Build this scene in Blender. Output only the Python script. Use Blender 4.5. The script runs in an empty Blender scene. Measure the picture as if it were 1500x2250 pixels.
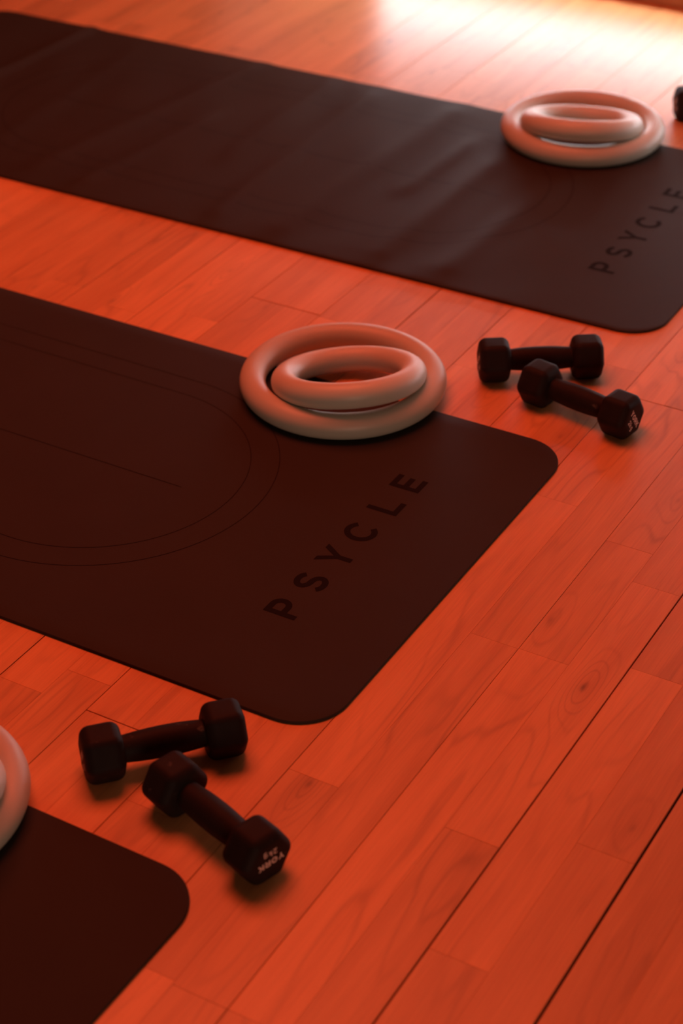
import bpy, bmesh, math, random
from mathutils import Vector, Matrix
random.seed(7)
C = bpy.context.scene.collection
PI = math.pi

# ------------------------------------------------------------------ camera
F_PX, CAM_H, PITCH, ROLL = 4259.0, 1.37406, 0.593815, -0.008444
fwd = Vector((0, math.cos(PITCH), -math.sin(PITCH)))
rgt0 = Vector((1, 0, 0)); up0 = Vector((0, math.sin(PITCH), math.cos(PITCH)))
rgt = rgt0 * math.cos(ROLL) + up0 * math.sin(ROLL)
upv = -rgt0 * math.sin(ROLL) + up0 * math.cos(ROLL)
cam_d = bpy.data.cameras.new('camera'); cam = bpy.data.objects.new('camera', cam_d); C.objects.link(cam)
cam.matrix_world = Matrix(((rgt.x, upv.x, -fwd.x, 0), (rgt.y, upv.y, -fwd.y, 0), (rgt.z, upv.z, -fwd.z, CAM_H), (0, 0, 0, 1)))
cam_d.sensor_fit = 'VERTICAL'; cam_d.sensor_height = 36.0
cam_d.lens = 36.0 * F_PX / 2250.0
cam_d.clip_start = 0.05
cam_d.dof.use_dof = True; cam_d.dof.focus_distance = 2.30; cam_d.dof.aperture_fstop = 4.2
bpy.context.scene.camera = cam

# floor frame: U runs along the planks (away from the viewer), V across them (to the left)
TH = 1.04297
U = Vector((math.cos(TH), math.sin(TH), 0)); V = Vector((-math.sin(TH), math.cos(TH), 0))
def floor_pt(a, b, z=0.0): return U * a + V * b + Vector((0, 0, z))

# ------------------------------------------------------------------ world, lights, exposure
sc = bpy.context.scene
sc.view_settings.view_transform = 'Standard'; sc.view_settings.look = 'None'
sc.view_settings.gamma = 1.0; sc.view_settings.use_curve_mapping = False
sc.view_settings.exposure = 0.0
w = bpy.data.worlds.new('studio_ambience'); sc.world = w; w.use_nodes = True
w.node_tree.nodes['Background'].inputs['Color'].default_value = (1.0, 0.40, 0.24, 1)
w.node_tree.nodes['Background'].inputs['Strength'].default_value = 0.030
def area(name, loc, target, sx, sy, power, col, spread=180):
    l = bpy.data.lights.new(name, 'AREA'); l.shape = 'RECTANGLE'; l.size = sx; l.size_y = sy
    l.energy = power; l.color = col; l.spread = math.radians(spread)
    o = bpy.data.objects.new(name, l); C.objects.link(o); o.location = loc
    o.rotation_euler = (Vector(target) - Vector(loc)).to_track_quat('-Z', 'Y').to_euler()
    return o
area('red_ceiling_light', (-0.38, 2.75, 2.5), (-0.45, 1.65, 0), 1.7, 1.3, 51, (1.0, 0.120, 0.052))
area('low_fill_light', (0.8, -3.0, 0.62), (0.0, 2.8, 0), 1.6, 0.8, 30.0, (1.0, 0.62, 0.44))  # unseen fill added low behind the camera to lift the ring fronts

# ------------------------------------------------------------------ materials
def mat(name):
    m = bpy.data.materials.new(name); m.use_nodes = True
    return m, m.node_tree, m.node_tree.nodes['Principled BSDF']
def N(nt, t, **kw):
    n = nt.nodes.new(t)
    for k, v in kw.items(): setattr(n, k, v)
    return n
def math_node(nt, op, a, b=None, c=None):
    n = N(nt, 'ShaderNodeMath', operation=op)
    for i, x in enumerate((a, b, c)):
        if x is None: continue
        if isinstance(x, (int, float)): n.inputs[i].default_value = x
        else: nt.links.new(x, n.inputs[i])
    return n.outputs[0]
def plain(name, col, rough, noise=0.0, nscale=40, bump=0.0, bscale=600, spec=0.5):
    m, nt, p = mat(name)
    p.inputs['Roughness'].default_value = rough
    p.inputs['Specular IOR Level'].default_value = spec
    tc = N(nt, 'ShaderNodeTexCoord')
    n = N(nt, 'ShaderNodeTexNoise'); n.inputs['Scale'].default_value = nscale; n.inputs['Detail'].default_value = 3
    nt.links.new(tc.outputs['Object'], n.inputs['Vector'])
    mx = N(nt, 'ShaderNodeMix', data_type='RGBA')
    nt.links.new(n.outputs['Fac'], mx.inputs['Factor'])
    mx.inputs[6].default_value = (*[c * (1 - noise) for c in col], 1)
    mx.inputs[7].default_value = (*[min(1, c * (1 + noise)) for c in col], 1)
    nt.links.new(mx.outputs[2], p.inputs['Base Color'])
    if bump:
        n2 = N(nt, 'ShaderNodeTexNoise'); n2.inputs['Scale'].default_value = bscale; n2.inputs['Detail'].default_value = 2
        nt.links.new(tc.outputs['Object'], n2.inputs['Vector'])
        b = N(nt, 'ShaderNodeBump'); b.inputs['Strength'].default_value = bump; b.inputs['Distance'].default_value = 0.0004
        nt.links.new(n2.outputs['Fac'], b.inputs['Height']); nt.links.new(b.outputs[0], p.inputs['Normal'])
    return m

def wood_material():
    m, nt, p = mat('floor_wood')
    L = nt.links.new
    tc = N(nt, 'ShaderNodeTexCoord'); oi = N(nt, 'ShaderNodeObjectInfo')
    sep = N(nt, 'ShaderNodeSeparateXYZ'); L(tc.outputs['Object'], sep.inputs[0])
    x, y = sep.outputs['X'], sep.outputs['Y']; rnd = oi.outputs['Random']
    def vec(sx, sy, off):
        c = N(nt, 'ShaderNodeCombineXYZ')
        L(math_node(nt, 'MULTIPLY', x, sx), c.inputs[0]); L(math_node(nt, 'MULTIPLY', y, sy), c.inputs[1])
        L(math_node(nt, 'MULTIPLY', rnd, off), c.inputs[2]); return c.outputs[0]
    def noise(sx, sy, off, detail=2, rough=.5):
        n = N(nt, 'ShaderNodeTexNoise'); n.inputs['Scale'].default_value = 1; n.inputs['Detail'].default_value = detail
        n.inputs['Roughness'].default_value = rough
        L(vec(sx, sy, off), n.inputs['Vector']); return n.outputs['Fac']
    low = noise(2.6, 17.0, 91.0, 1.5)
    # knot bump (per stave, read from the stave's own "knot" property: local x, y, strength)
    at = N(nt, 'ShaderNodeAttribute', attribute_type='OBJECT', attribute_name='knot')
    ks = N(nt, 'ShaderNodeSeparateXYZ'); L(at.outputs['Vector'], ks.inputs[0])
    dx = math_node(nt, 'SUBTRACT', x, ks.outputs[0]); dy = math_node(nt, 'SUBTRACT', y, ks.outputs[1])
    def gauss(sx, sy):
        q = math_node(nt, 'ADD', math_node(nt, 'POWER', math_node(nt, 'MULTIPLY', dx, sx), 2.0),
                      math_node(nt, 'POWER', math_node(nt, 'MULTIPLY', dy, sy), 2.0))
        return math_node(nt, 'EXPONENT', math_node(nt, 'MULTIPLY', q, -1.0))
    kb = math_node(nt, 'MULTIPLY', gauss(17, 62), math_node(nt, 'MULTIPLY', ks.outputs[2], 3.6))
    h = math_node(nt, 'ADD', math_node(nt, 'MULTIPLY', low, 8.0), math_node(nt, 'MULTIPLY', y, 14.0))
    h = math_node(nt, 'ADD', h, kb)
    s = math_node(nt, 'SINE', math_node(nt, 'MULTIPLY', h, 2 * PI))
    ring = math_node(nt, 'POWER', math_node(nt, 'MULTIPLY_ADD', s, .5, .5), 7.0)
    # rings stronger on some staves and in some places
    mod = noise(5.0, 14.0, 37.0, 1)
    modr = N(nt, 'ShaderNodeMapRange'); L(mod, modr.inputs[0]); modr.inputs[1].default_value = .38; modr.inputs[2].default_value = .68
    near_knot = math_node(nt, 'MULTIPLY', gauss(12, 34), ks.outputs[2])
    ring = math_node(nt, 'MULTIPLY', ring, math_node(nt, 'MAXIMUM', modr.outputs[0], near_knot))
    fib = noise(14, 620, 13.0, 3, .6)
    broad = noise(3.2, 30, 57.0, 3, .55)
    core = math_node(nt, 'MULTIPLY', gauss(150, 330), ks.outputs[2])
    halo = math_node(nt, 'MULTIPLY', gauss(38, 85), ks.outputs[2])
    # value multiplier
    v = math_node(nt, 'MULTIPLY_ADD', rnd, 0.22, 0.89)
    v = math_node(nt, 'ADD', v, math_node(nt, 'MULTIPLY_ADD', fib, 0.30, -0.15))
    v = math_node(nt, 'ADD', v, math_node(nt, 'MULTIPLY_ADD', broad, 0.42, -0.21))
    v = math_node(nt, 'SUBTRACT', v, math_node(nt, 'MULTIPLY', ring, 0.18))
    v = math_node(nt, 'SUBTRACT', v, math_node(nt, 'MULTIPLY', halo, 0.12))
    v = math_node(nt, 'SUBTRACT', v, math_node(nt, 'MULTIPLY', core, 0.32))
    v = math_node(nt, 'MAXIMUM', v, 0.15)
    col = N(nt, 'ShaderNodeMix', data_type='RGBA')
    L(broad, col.inputs['Factor'])
    col.inputs[6].default_value = (0.74, 0.31, 0.105, 1); col.inputs[7].default_value = (0.78, 0.375, 0.140, 1)
    vm = N(nt, 'ShaderNodeVectorMath', operation='SCALE'); L(col.outputs[2], vm.inputs[0]); L(v, vm.inputs['Scale'])
    L(vm.outputs[0], p.inputs['Base Color'])
    rr = N(nt, 'ShaderNodeMapRange'); L(fib, rr.inputs[0]); rr.inputs[3].default_value = .31; rr.inputs[4].default_value = .38
    L(rr.outputs[0], p.inputs['Roughness'])
    b = N(nt, 'ShaderNodeBump'); b.inputs['Strength'].default_value = .25; b.inputs['Distance'].default_value = .0002
    L(fib, b.inputs['Height']); L(b.outputs[0], p.inputs['Normal'])
    return m

M_WOOD = wood_material()
M_GAP = plain('dark_joint', (.035, .018, .010), .9, .2)
M_MAT = plain('mat_rubber', (.040, .030, .022), .62, .10, 9, .35, 900, .10)
M_PRINT = plain('mat_print', (.014, .009, .007), .75, .05, spec=.05)
M_RING = plain('ring_foam', (.62, .60, .50), .42, .015, 30, .05, 1500)
M_RING_S = plain('small_ring_foam', (.68, .68, .58), .42, .015, 30, .05, 1500)
M_BELL = plain('dumbbell_vinyl', (.019, .012, .010), .6, .25, 60, .25, 700, .12)
def scuffs(m):
    nt = m.node_tree; p = nt.nodes['Principled BSDF']; L = nt.links.new
    src = p.inputs['Base Color'].links[0].from_socket
    tc = N(nt, 'ShaderNodeTexCoord'); oi = N(nt, 'ShaderNodeObjectInfo')
    off = N(nt, 'ShaderNodeVectorMath', operation='ADD'); L(tc.outputs['Object'], off.inputs[0]); L(oi.outputs['Random'], off.inputs[1])
    n = N(nt, 'ShaderNodeTexNoise'); n.inputs['Scale'].default_value = 75; n.inputs['Detail'].default_value = 4; n.inputs['Roughness'].default_value = .7
    L(off.outputs[0], n.inputs['Vector'])
    mr = N(nt, 'ShaderNodeMapRange'); L(n.outputs['Fac'], mr.inputs[0]); mr.inputs[1].default_value = .66; mr.inputs[2].default_value = .74
    mx = N(nt, 'ShaderNodeMix', data_type='RGBA'); L(mr.outputs[0], mx.inputs['Factor']); L(src, mx.inputs[6]); mx.inputs[7].default_value = (.085, .06, .05, 1)
    L(mx.outputs[2], p.inputs['Base Color'])
scuffs(M_BELL)
M_WHITE = plain('white_paint', (.75, .60, .52), .6, .05)
M_WALL = plain('wall_paint', (.55, .45, .40), .8, .04)
M_SKIRT = plain('skirting_wood', (.50, .26, .14), .45, .1)
M_FRAME = plain('window_frame_paint', (.6, .58, .55), .5, .03)
def glow(name, col, strength):
    m, nt, p = mat(name)
    p.inputs['Base Color'].default_value = (.8, .8, .8, 1)
    p.inputs['Emission Color'].default_value = (*col, 1); p.inputs['Emission Strength'].default_value = strength
    return m
M_DAY = glow('daylit_glass', (.93, .98, 1.04), 9.6)
M_BLIND = glow('added_sheen_glow', (1.0, .66, .54), 0.46)  # dim glow added above the sill to spread sheen over the far floor

# ------------------------------------------------------------------ helpers
def link(name, bm, m, parent=None, smooth=False):
    me = bpy.data.meshes.new(name); bm.normal_update(); bm.to_mesh(me); bm.free()
    me.materials.append(m)
    if smooth: me.polygons.foreach_set('use_smooth', [True] * len(me.polygons))
    o = bpy.data.objects.new(name, me); C.objects.link(o)
    if parent: o.parent = parent
    return o
def empty(name, loc, rz=0.0):
    o = bpy.data.objects.new(name, None); C.objects.link(o); o.location = loc; o.rotation_euler = (0, 0, rz)
    o.empty_display_size = .05; return o
def tag(o, label=None, cat=None, group=None, kind=None):
    for k, x in (('label', label), ('category', cat), ('group', group), ('kind', kind)):
        if x: o[k] = x
    return o
def box(bm, x0, x1, y0, y1, z0, z1):
    vs = [bm.verts.new((x, y, z)) for z in (z0, z1) for x, y in ((x0, y0), (x1, y0), (x1, y1), (x0, y1))]
    for f in ((0, 3, 2, 1), (4, 5, 6, 7), (0, 1, 5, 4), (1, 2, 6, 5), (2, 3, 7, 6), (3, 0, 4, 7)):
        bm.faces.new([vs[i] for i in f])
    return vs

# ------------------------------------------------------------------ floor: slab + staves
A0, A1 = 0.45, 3.70
bm = bmesh.new(); box(bm, A0, A1, -1.3, 3.9, -0.03, -0.004)
floor = link('floor', bm, M_GAP); floor.rotation_euler = (0, 0, TH)
tag(floor, 'pale wooden plank floor under red light', 'floor', kind='structure')

seams = {0: .456, 1: .584, 2: .7087, 3: .8314, 4: .9537, 5: 1.0756, 6: 1.1970, 7: 1.3153, 8: 1.4352, 9: 1.5559, 10: 1.6785, 11: 1.8003, 12: 1.9222}
PW = .1215
def seam(k):
    if k in seams: return seams[k]
    return seams[0] + k * .127 if k < 0 else seams[12] + (k - 12) * PW
gapw = {0: .0032, 1: .0019, 6: .0014, 3: .0009, 4: .0009, 5: .0009, 9: .0010, 10: .0011}
# known end joints, (board, half): positions along the plank; half 0 = nearer the low side
joints = {(0, 1): [1.158], (1, 0): [1.3125], (1, 1): [1.0, 1.616, 1.865], (2, 0): [1.0, 1.615, 2.203], (2, 1): [1.31, 1.916, 2.203],
          (3, 1): [1.186], (4, 0): [1.283], (4, 1): [1.283, 2.165], (5, 0): [1.33], (7, 0): [2.197], (7, 1): [2.197], (8, 1): [3.153]}
board_ends = {(2, 2.203), (4, 1.283), (7, 2.197)}
# knots seen in the photograph: along, across, strength
knots = [(1.683, .699, .55), (1.588, .616, 1.0), (1.649, .634, .35), (1.405, .479, .5), (2.084, 1.613, .8), (2.062, 1.744, .45),
         (2.254, 1.511, .6), (2.123, .990, .6), (1.992, .664, .5), (1.357, .618, .9), (1.30, .800, .9), (2.179, 1.40, .4), (1.463, .50, .4), (2.06, .86, .5)]
tan = {}
def stave(a0, a1, b0, b1, ea0, ea1, eb0, eb1):
    """one stave: a thin slab with a small rounded arris, local x along the grain"""
    L, W = a1 - a0, b1 - b0
    bm = bmesh.new()
    lo = [(-L / 2, -W / 2), (L / 2, -W / 2), (L / 2, W / 2), (-L / 2, W / 2)]
    hi = [(-L / 2 + ea0, -W / 2 + eb0), (L / 2 - ea1, -W / 2 + eb0), (L / 2 - ea1, W / 2 - eb1), (-L / 2 + ea0, W / 2 - eb1)]
    r = [[bm.verts.new((x, y, z)) for x, y in q] for q, z in ((lo, -.004), (lo, -.0003), (hi, 0.0))]
    for k in (0, 1):
        for i in range(4): bm.faces.new([r[k][i], r[k][(i + 1) % 4], r[k + 1][(i + 1) % 4], r[k + 1][i]])
    bm.faces.new(r[2])
    o = link('plank', bm, M_WOOD, floor)
    ca, cb = (a0 + a1) / 2, (b0 + b1) / 2
    o.location = (ca, cb, random.uniform(-.00012, 0))
    kn = (0.0, 0.0, 0.0)
    for ka, kb, s in knots:
        if a0 < ka < a1 and b0 < kb < b1: kn = (ka - ca, kb - cb, s); break
    else:
        if random.random() < .14 and L > .2:
            kn = (random.uniform(-L / 3, L / 3), random.uniform(-W / 4, W / 4), random.uniform(.25, .7))
    o['knot'] = kn
    return o
def visible(a, b):
    # rough footprint of the frame on the floor, with a margin for a step to the side
    p = floor_pt(a, b)
    return True
BL = .305
n_st = 0
for k in range(-9, 22):
    lo, hi = seam(k), seam(k + 1)
    if hi > 3.5 or lo < -.75: continue
    g0, g1 = gapw.get(k, .0006) / 2, gapw.get(k + 1, .0006) / 2
    mid = (lo + hi) / 2
    for half, (b0, b1) in enumerate(((lo + g0, mid - .00005), (mid + .00005, hi - g1))):
        js = list(joints.get((k, half), []))
        anchor = js[0] if js else random.uniform(A0, A0 + .6)
        pts = set(round(j, 4) for j in js)
        # fill in the rest with blocks of one or two lengths, far from the known joints
        a = (min(js) if js else anchor)
        while a > A0:
            a -= random.choice((BL, BL * 1.9, BL * 1.45)); pts.add(round(a, 4)) if a > A0 + .15 else None
        a = (max(js) if js else anchor)
        if not js: pts.add(round(anchor, 4)) if anchor > A0 + .1 else None
        while a < A1:
            a += random.choice((BL * 1.2, BL * 2.0, BL * 1.6)); pts.add(round(a, 4)) if a < A1 - .15 else None
        cuts = [A0] + sorted(pts) + [A1 - .001]
        for c0, c1 in zip(cuts[:-1], cuts[1:]):
            e0 = .0006 if (k, c0) in board_ends else .0001
            e1 = .0006 if (k, c1) in board_ends else .0001
            stave(c0 + e0, c1 - e1, b0, b1, .0004 if e0 > .0005 else .00012, .0004 if e1 > .0005 else .00012,
                  .0006 if half == 0 else .00012, .0006 if half == 1 else .00012); n_st += 1
print('staves', n_st)

# ------------------------------------------------------------------ back wall with low window and skirting board
WA = 3.70
def wall_piece(name, a0, a1, b0, b1, z0, z1, m, **kw):
    bm = bmesh.new(); box(bm, a0, a1, b0, b1, z0, z1)
    o = link(name, bm, m); o.rotation_euler = (0, 0, TH); return o
WB0, WB1, WZ0, WZ1 = -.55, 2.52, .060, 1.05
bm = bmesh.new()
box(bm, WA + .012, WA + .14, -1.3, WB0, 0, 2.8); box(bm, WA + .012, WA + .14, WB1, 3.9, 0, 2.8)
box(bm, WA + .012, WA + .14, WB0, WB1, 0, WZ0); box(bm, WA + .012, WA + .14, WB0, WB1, WZ1, 2.8)
wb = link('wall_back', bm, M_WALL); wb.rotation_euler = (0, 0, TH)
tag(wb, 'wall behind the far mat, lit red', 'wall', kind='structure')
bm = bmesh.new(); box(bm, WA - .004, WA + .012, -1.3, 3.9, 0, .055)
bb = link('baseboard_back', bm, M_SKIRT); bb.rotation_euler = (0, 0, TH)
tag(bb, 'low wooden skirting board in the top right corner', 'baseboard', kind='structure')
win = empty('window_1', floor_pt(WA + .05, (WB0 + WB1) / 2, WZ0), TH)
tag(win, 'low daylit window at the floor behind the far mat', 'window', kind='structure')
hw, hh = (WB1 - WB0) / 2, WZ1 - WZ0
bm = bmesh.new()
box(bm, -.03, .03, -hw, hw, 0, .02); box(bm, -.03, .03, -hw, hw, hh - .02, hh)
box(bm, -.03, .03, -hw, -hw + .02, .02, hh - .02); box(bm, -.03, .03, hw - .02, hw, .02, hh - .02)
link('window_frame', bm, M_FRAME, win)
bm = bmesh.new(); box(bm, .004, .012, -hw + .02, hw - .45, .02, hh - .02)
link('pane', bm, M_DAY, win)
bm = bmesh.new(); box(bm, .004, .012, hw - .40, hw - .02, .02, hh - .02)
link('pane', bm, M_BLIND, win)
bm = bmesh.new(); box(bm, -.02, .02, hw - .45, hw - .40, .02, hh - .02)
link('window_frame', bm, M_FRAME, win)
# unseen glowing fabric added for a soft sheen on the far floor, with hem bar
bm = bmesh.new(); box(bm, -.022, -.019, -hw + .025, hw - .025, .138, hh - .03)
link('glow_blind', bm, M_BLIND, win)
bm = bmesh.new(); box(bm, -.026, -.015, -hw + .025, hw - .025, .126, .138)
link('hem_bar', bm, M_FRAME, win)

# ------------------------------------------------------------------ mats
MW, ML, MT, CR = .66, 1.72, .004, .060
def outline_t(s):          # s measured from one end, 0..ML
    d = min(s, ML - s)
    if d >= CR: return 0.0
    return CR - math.sqrt(max(0, CR * CR - (CR - d) ** 2))
def height_flat(s, t): return 0.0
ridges = [  # far mat: creases that run across it: (t0,s0)->(t1,s1), height, half-width
    (-2.327, .20, -2.303, .66, .0055, .013), (-1.985, .12, -1.905, .62, .0042, .020), (-1.885, .06, -1.850, .34, .0030, .016),
    (-1.621, .08, -1.640, .55, .0036, .022), (-1.731, .30, -1.738, .62, .0026, .020), (-1.316, .02, -1.309, .45, .0030, .022),
    (-1.392, .30, -1.380, .50, .0022, .016), (-1.50, .05, -1.47, .60, .0030, .026), (-1.20, .08, -1.17, .50, .0026, .024),
    (-2.12, .10, -2.15, .50, .0016, .022), (-1.06, .20, -1.09, .55, .0018, .022)]
E0 = -.838
def height_wavy(s, t):     # s measured from the lettered end (0) inwards
    sa = E0 - s; h = 0.0
    for s0, t0, s1, t1, A, wd in ridges:
        f = (t - t0) / (t1 - t0); sc_ = s0 + (s1 - s0) * f
        if f < -.35 or f > 1.35: continue
        env = 1.0 if 0 <= f <= 1 else math.cos(PI / 2 * ((-f if f < 0 else f - 1) / .35)) ** 2
        h += 1.5 * A * env * math.exp(-((sa - sc_) / wd) ** 2)
    h += .0007 * (1 + math.sin(s * 37 + 3 * math.sin(t * 7))) * min(1, s / .3) * min(1, (ML - s) / .15)
    edge = min(1, t / .05, (MW - t) / .05)
    flat = min(1, max(0, (math.hypot(s - .384, t - .624) - .155) / .05))   # pressed flat under the ring
    return h * (.35 + .65 * edge) * min(1, max(0, (s - .16) / .15)) * flat

def make_mat(o_xy, th, e, hfun, wavy, label, groove_s):
    """root frame: x runs along the mat towards the lettered end (x=0 there), y across it from the near long edge"""
    mu = Vector((math.cos(th), math.sin(th), 0)); mv = Vector((-math.sin(th), math.cos(th), 0))
    loc = mu * e + mv * o_xy
    root = empty('yoga_mat', loc, th)
    tag(root, label, 'mat', 'three dark yoga mats laid side by side')
    bm = bmesh.new()
    ss = [CR * (1 - math.cos(i / 12 * PI / 2)) for i in range(12)]
    n = 170 if wavy else 60
    ss = ss + [CR + (ML - 2 * CR) * i / n for i in range(n + 1)] + [ML - q for q in reversed(ss)]
    nt_ = 66 if wavy else 30
    rows = []
    for s in ss:
        o = outline_t(s)
        rows.append([bm.verts.new((-s, o + (MW - 2 * o) * j / nt_, MT + hfun(s, o + (MW - 2 * o) * j / nt_))) for j in range(nt_ + 1)])
    for r0, r1 in zip(rows[:-1], rows[1:]):
        for j in range(nt_): bm.faces.new([r0[j], r0[j + 1], r1[j + 1], r1[j]])
    # sides: follow the border down to the floor with a small rounded arris
    loop = rows[0][:] + [r[-1] for r in rows[1:]] + rows[-1][-2::-1] + [r[0] for r in rows[-2:0:-1]]
    nL = len(loop); cen = [v.co.copy() for v in loop]
    prev = loop
    for off, z in ((.0006, -.0002), (.0010, -.0007), (.0010, -.0033), (.0006, None)):
        ring = []
        for i in range(nL):
            d = (cen[(i + 1) % nL] - cen[i - 1]); nrm = Vector((d.y, -d.x, 0))
            if nrm.length: nrm.normalize()
            q = cen[i] + nrm * off * SGN
            q.z = (q.z + z) if z is not None else max(0.0, q.z - MT)
            ring.append(bm.verts.new(q))
        for i in range(nL): bm.faces.new([prev[i], ring[i], ring[(i + 1) % nL], prev[(i + 1) % nL]])
        prev = ring
    bm.faces.new(prev)
    bmesh.ops.recalc_face_normals(bm, faces=bm.faces)
    link('mat_sheet', bm, M_MAT, root, True)
    # engraved guide lines
    def ribbon(pts, wd, name):
        bm = bmesh.new(); last = None
        for i, (s, t) in enumerate(pts):
            a = pts[max(0, i - 1)]; b = pts[min(len(pts) - 1, i + 1)]
            if pts[0] == pts[-1] and i in (0, len(pts) - 1): a, b = pts[-2], pts[1]
            d = Vector((b[0] - a[0], b[1] - a[1])).normalized(); nx, ny = -d.y * wd / 2, d.x * wd / 2
            pair = []
            for sg in (1, -1):
                S_, T_ = s + nx * sg, t + ny * sg
                pair.append(bm.verts.new((-S_, T_, MT + hfun(S_, T_) + .00025)))
            if last: bm.faces.new([last[0], pair[0], pair[1], last[1]])
            last = pair
        bmesh.ops.recalc_face_normals(bm, faces=bm.faces)
        if sum(f.normal.z for f in bm.faces) < 0: bmesh.ops.reverse_faces(bm, faces=bm.faces)
        return link(name, bm, M_PRINT, root)
    def stadium(r, c0=.53, tc=.332):
        p = []
        for i in range(49):
            a = PI / 2 + PI * i / 48; p.append((c0 + r * math.cos(a), tc + r * math.sin(a)))
        c1 = ML - c0
        for i in range(1, 30): p.append((c0 + (c1 - c0) * i / 30, tc - r))
        for i in range(49):
            a = -PI / 2 + PI * i / 48; p.append((c1 + r * math.cos(a), tc + r * math.sin(a)))
        for i in range(1, 31): p.append((c1 - (c1 - c0) * i / 30, tc + r))
        return p
    if groove_s:
        ribbon(stadium(.2365), .0009, 'guide_line'); ribbon(stadium(.1985), .0009, 'guide_line')
        ribbon([(.402 + (ML - .804) * i / 40, .332) for i in range(41)], .0011, 'guide_line')
        # lettering across the end
        for ch, t0, wd in (('P', .160, .031), ('S', .2195, .032), ('Y', .277, .0385), ('C', .337, .040), ('L', .408, .030), ('E', .4675, .0298)):
            bm = bmesh.new()
            letter(bm, ch, wd, .0428, .0080, lambda X, Y, t0=t0: Vector((-(.1288 + Y), t0 + X, MT + .0002)), .0001)
            link('letter', bm, M_PRINT, root)
    return root

def letter(bm, ch, wd, ht, st, place, thick=.0001):
    """sans serif capital from straight and curved strokes; place(X, Y) puts a glyph point in space"""
    h = st / 2
    def poly(q):
        vs = [bm.verts.new(place(x, y)) for x, y in q]
        f = bm.faces.new(vs); return f
    def bar(x0, y0, x1, y1): poly([(x0, y0), (x1, y0), (x1, y1), (x0, y1)])
    def stroke(p, wd_=st):
        last = None
        for i in range(len(p)):
            a = Vector(p[max(0, i - 1)]); b = Vector(p[min(len(p) - 1, i + 1)]); d = (b - a).normalized()
            n = Vector((-d.y, d.x)) * wd_ / 2
            pr = [bm.verts.new(place(p[i][0] + n.x, p[i][1] + n.y)), bm.verts.new(place(p[i][0] - n.x, p[i][1] - n.y))]
            if last: bm.faces.new([last[0], last[1], pr[1], pr[0]])
            last = pr
    def arc(cx, cy, rx, ry, a0, a1, n=14):
        return [(cx + rx * math.cos(math.radians(a0 + (a1 - a0) * i / n)), cy + ry * math.sin(math.radians(a0 + (a1 - a0) * i / n))) for i in range(n + 1)]
    W_, H_ = wd, ht
    if ch == 'L': bar(0, 0, st, H_); bar(st, 0, W_, st)
    elif ch == 'E':
        bar(0, 0, st, H_); bar(st, 0, W_, st); bar(st, H_ - st, W_, H_); bar(st, H_ / 2 - h, W_ * .93, H_ / 2 + h)
    elif ch in 'PR':
        y0 = H_ * .43
        bar(0, 0, st, H_); r = (H_ - y0) / 2 - h + .0; cy = (H_ - h + y0) / 2; ry = (H_ - h - y0) / 2
        stroke([(st, H_ - h)] + [(W_ - h - ry + 0 * i, H_ - h) for i in (0,)] + arc(W_ - h - ry, cy, ry, ry, 90, -90)[1:] + [(st, y0)])
        if ch == 'R': poly([(W_ * .42, y0), (W_ * .42 + st * 1.15, y0), (W_, 0), (W_ - st * 1.2, 0)])
    elif ch == 'Y':
        m = H_ * .42; c = W_ / 2
        poly([(c - h, 0), (c + h, 0), (c + h, m), (c, m + st * .9), (c - h, m)])
        poly([(c - h, m), (c, m + st * .9), (st * 1.15, H_), (0, H_)]); poly([(c + h, m), (W_, H_), (W_ - st * 1.15, H_), (c, m + st * .9)])
    elif ch == 'C':
        stroke(arc(W_ / 2, H_ / 2, W_ / 2 - h, H_ / 2 - h, 38, 322, 32))
    elif ch == 'O':
        stroke(arc(W_ / 2, H_ / 2, W_ / 2 - h, H_ / 2 - h, 0, 360, 28))
    elif ch == 'K':
        bar(0, 0, st, H_); poly([(st, H_ * .30), (st, H_ * .58), (W_ - st * 1.2, H_), (W_, H_)])
        poly([(W_ * .36, H_ * .52), (W_ * .60, H_ * .66), (W_, 0), (W_ - st * 1.25, 0)])
    elif ch == 'S':
        r = H_ / 4 - h / 2; rx = W_ / 2 - h
        top = arc(W_ / 2, H_ - h - r, rx, r, 25, 268, 18); bot = arc(W_ / 2, h + r, rx, r, 88, -155, 18)
        stroke(top + bot)
    elif ch == '2':
        r = W_ / 2 - h
        stroke(arc(W_ / 2, H_ - h - r, r, r, 170, -35, 12) + [(h, h)]); bar(0, 0, W_, st)
    elif ch == 'k':
        bar(0, 0, st, H_); poly([(st, H_ * .22), (st, H_ * .42), (W_ - st, H_ * .68), (W_, H_ * .68)])
        poly([(W_ * .35, H_ * .36), (W_ * .58, H_ * .48), (W_, 0), (W_ - st * 1.2, 0)])
    elif ch == 'g':
        r = W_ / 2 - h
        stroke(arc(W_ / 2, H_ * .34, r, H_ * .34 - h, 0, 360, 16)); stroke([(W_ - h, H_ * .68), (W_ - h, -H_ * .08)] + arc(W_ / 2, -H_ * .08, r, r, 0, -150, 8)[1:])
    bmesh.ops.recalc_face_normals(bm, faces=bm.faces)

SGN = 1
m_far = make_mat(2.37149, -.520722, E0, height_wavy, True, 'farthest dark yoga mat, slightly creased, under the far pair of rings', True)
m_mid = make_mat(1.37098, -.526701, -.826985, height_flat, False, 'middle dark yoga mat, lying flat with two curved guide lines', True)
m_near = make_mat(.451622, -.540393, -.818366, height_flat, False, 'nearest dark yoga mat in the bottom left corner', False)

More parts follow.
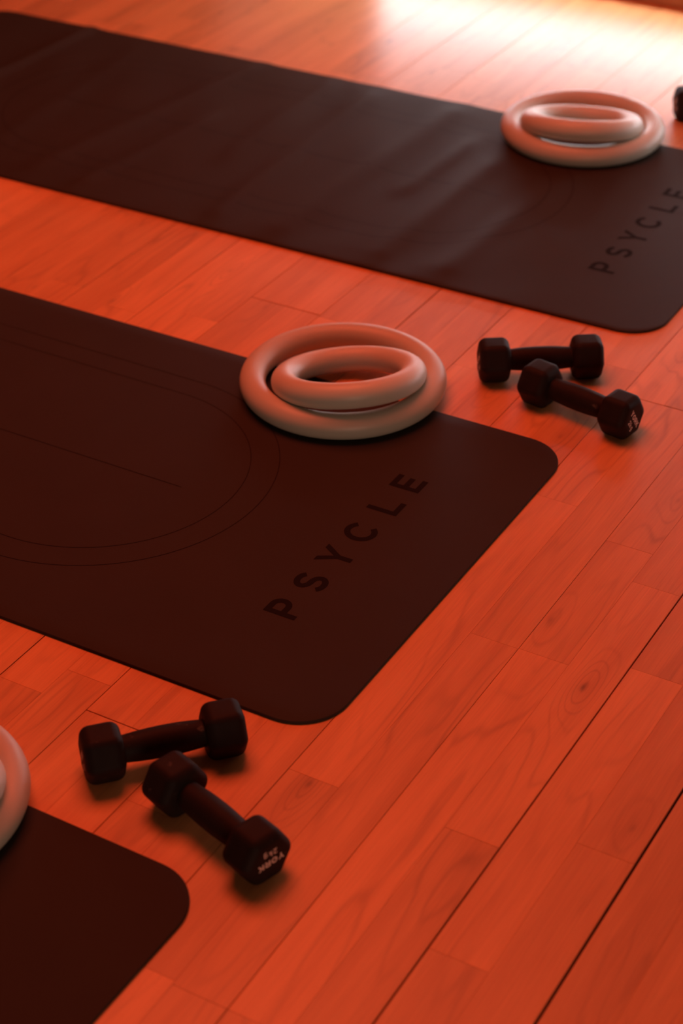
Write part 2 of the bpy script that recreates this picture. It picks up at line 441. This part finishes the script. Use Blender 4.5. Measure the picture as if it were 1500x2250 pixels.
# ------------------------------------------------------------------ rings
def torus_bm(R, r, nu=128, nv=40):
    bm = bmesh.new(); g = []
    for i in range(nu):
        a = 2 * PI * i / nu
        g.append([bm.verts.new(((R + r * math.cos(2 * PI * j / nv)) * math.cos(a), (R + r * math.cos(2 * PI * j / nv)) * math.sin(a), r * math.sin(2 * PI * j / nv))) for j in range(nv)])
    for i in range(nu):
        for j in range(nv):
            bm.faces.new([g[i][j], g[(i + 1) % nu][j], g[(i + 1) % nu][(j + 1) % nv], g[i][(j + 1) % nv]])
    return bm
BR, Br, SR, Sr = .12548, .01825, .08895, .01784
big0 = link('exercise_ring', torus_bm(BR, Br), M_RING, None, True)
small0 = link('exercise_ring', torus_bm(SR, Sr), M_RING_S, None, True)
big_specs = [((.42999, 3.20669), 'large pale foam ring lying flat on the farthest mat'),
             ((.00373, 2.33208), 'large pale foam ring lying across the edge of the middle mat'),
             ((-.46626, 1.48860), 'large pale foam ring cut off at the left edge of the photo')]
small_specs = [((.423906, 3.175385), (.050889, .248102), 'small pale foam ring leaning inside the large ring on the farthest mat'),
               ((.011604, 2.301642), (-.061637, .242287), 'small pale foam ring leaning inside the large ring on the middle mat'),
               ((-.44626, 1.45860), (-.15, .25), 'small pale foam ring inside the ring at the left edge, only a sliver showing')]
for i, ((x, y), lab) in enumerate(big_specs):
    o = big0 if i == 0 else big0.copy()
    if i: C.objects.link(o)
    o.location = (x, y, MT + Br + .0002); tag(o, lab, 'exercise ring', 'large exercise rings')
for i, ((x, y), (na, nb), lab) in enumerate(small_specs):
    o = small0 if i == 0 else small0.copy()
    if i: C.objects.link(o)
    n = Vector((na, nb, 1)).normalized()
    o.rotation_mode = 'QUATERNION'; o.rotation_quaternion = Vector((0, 0, 1)).rotation_difference(n)
    o.location = (x, y, MT + Sr + SR * math.sqrt(1 - n.z ** 2) + .0002); tag(o, lab, 'exercise ring', 'small exercise rings')

# ------------------------------------------------------------------ dumbbells
DF, DL, DT, DR = .0578, .0436, .1740, .0112
def head_bm():
    bm = bmesh.new()
    R = (DF / 2 - DR) / math.cos(PI / 6)
    ico = bmesh.new(); bmesh.ops.create_icosphere(ico, subdivisions=3, radius=DR); dirs = [v.co.copy() for v in ico.verts]; ico.free()
    for ex in (-1, 1):
        for k in range(6):
            c = Vector((ex * (DL / 2 - DR), R * math.cos(k * PI / 3), R * math.sin(k * PI / 3)))
            for d in dirs: bm.verts.new(c + d)
    r = bmesh.ops.convex_hull(bm, input=bm.verts)
    bmesh.ops.delete(bm, geom=list({g for g in r['geom_interior'] + r['geom_unused'] if isinstance(g, bmesh.types.BMVert)}), context='VERTS')
    bmesh.ops.dissolve_limit(bm, angle_limit=math.radians(.6), verts=bm.verts, edges=bm.edges)
    bmesh.ops.recalc_face_normals(bm, faces=bm.faces)
    return bm
def handle_bm():
    bm = bmesh.new(); n, m = 26, 40; half = DT / 2 - DL + .004; rows = []
    for i in range(n + 1):
        x = -half + 2 * half * i / n; f = abs(x) / half
        r = .0172 - .0030 * f ** 2 + (.0022 * max(0, (f - .9) / .1) ** 2)
        rows.append([bm.verts.new((x, r * math.cos(2 * PI * j / m), r * math.sin(2 * PI * j / m))) for j in range(m)])
    for a, b in zip(rows[:-1], rows[1:]):
        for j in range(m): bm.faces.new([a[j], a[(j + 1) % m], b[(j + 1) % m], b[j]])
    bm.faces.new(rows[0][::-1]); bm.faces.new(rows[-1])
    bmesh.ops.recalc_face_normals(bm, faces=bm.faces)
    return bm
def marks_bm(end, rot):
    """the maker's word and the weight on the end face; rot turns them about the axis"""
    bm = bmesh.new(); X = end * (DL / 2 + .00012)
    ca, sa = math.cos(rot), math.sin(rot)
    def word(txt, widths, ht, st, cx, cy, gap):
        tot = sum(widths) + gap * (len(txt) - 1); x = cx - tot / 2
        for ch, wd in zip(txt, widths):
            if ch != ' ':
                def place(px, py, x=x):
                    q, z = x + px, cy - ht / 2 + py
                    q, z = q * ca - z * sa, q * sa + z * ca
                    return Vector((X, q * end, z))
                letter(bm, ch, wd, ht, st, place)
            x += wd + gap
    word('YORK', (.0074, .0076, .0070, .0074), .0076, .0019, 0, .0010, .0013)
    word('2kg', (.0046, .0040, .0044), .0070, .0012, -.0004, -.0098, .0018)
    for f in bm.faces:
        f.normal_update()
        if f.normal.x * end < 0: f.normal_flip()
    return bm
def make_dumbbell(loc, yaw, label, rots, group):
    root = empty('dumbbell', (loc[0], loc[1], 0), yaw)
    tag(root, label, 'dumbbell', group)
    link('handle', handle_bm(), M_BELL, root, True).location = (0, 0, DF / 2)
    for e, rt in zip((-1, 1), rots):
        hd = link('weight_head', head_bm(), M_BELL, root, True); hd.location = (e * (DT / 2 - DL / 2), 0, DF / 2)
        wn = hd.modifiers.new('weighted_normals', 'WEIGHTED_NORMAL'); wn.keep_sharp = False; wn.weight = 50
        mk = link('printed_marks', marks_bm(e, rt), M_WHITE, hd); mk['label'] = 'white printed word and weight on the end face'
    return root
GP = 'pairs of dumbbells crossed beside the mats'
make_dumbbell((.2806, 2.3738), .05753, 'rear dumbbell of the pair right of the middle mat, lying level', (.9, 2.1), GP)
make_dumbbell((.32406, 2.26236), -.69409, 'front dumbbell of the pair right of the middle mat, white marks reading down its end', (.4, -1.017), GP)
make_dumbbell((-.19024, 1.56302), .29079, 'rear dumbbell of the nearest pair, just in front of the middle mat', (.9, 2.1), GP)
make_dumbbell((-.12998, 1.44695), -.83798, 'front dumbbell of the nearest pair, white marks upside down on its end', (.4, 3.208), GP)
make_dumbbell((.692, 3.300), .05, 'dumbbell at the right edge beside the farthest mat, only one end showing', (.9, 2.1), GP)
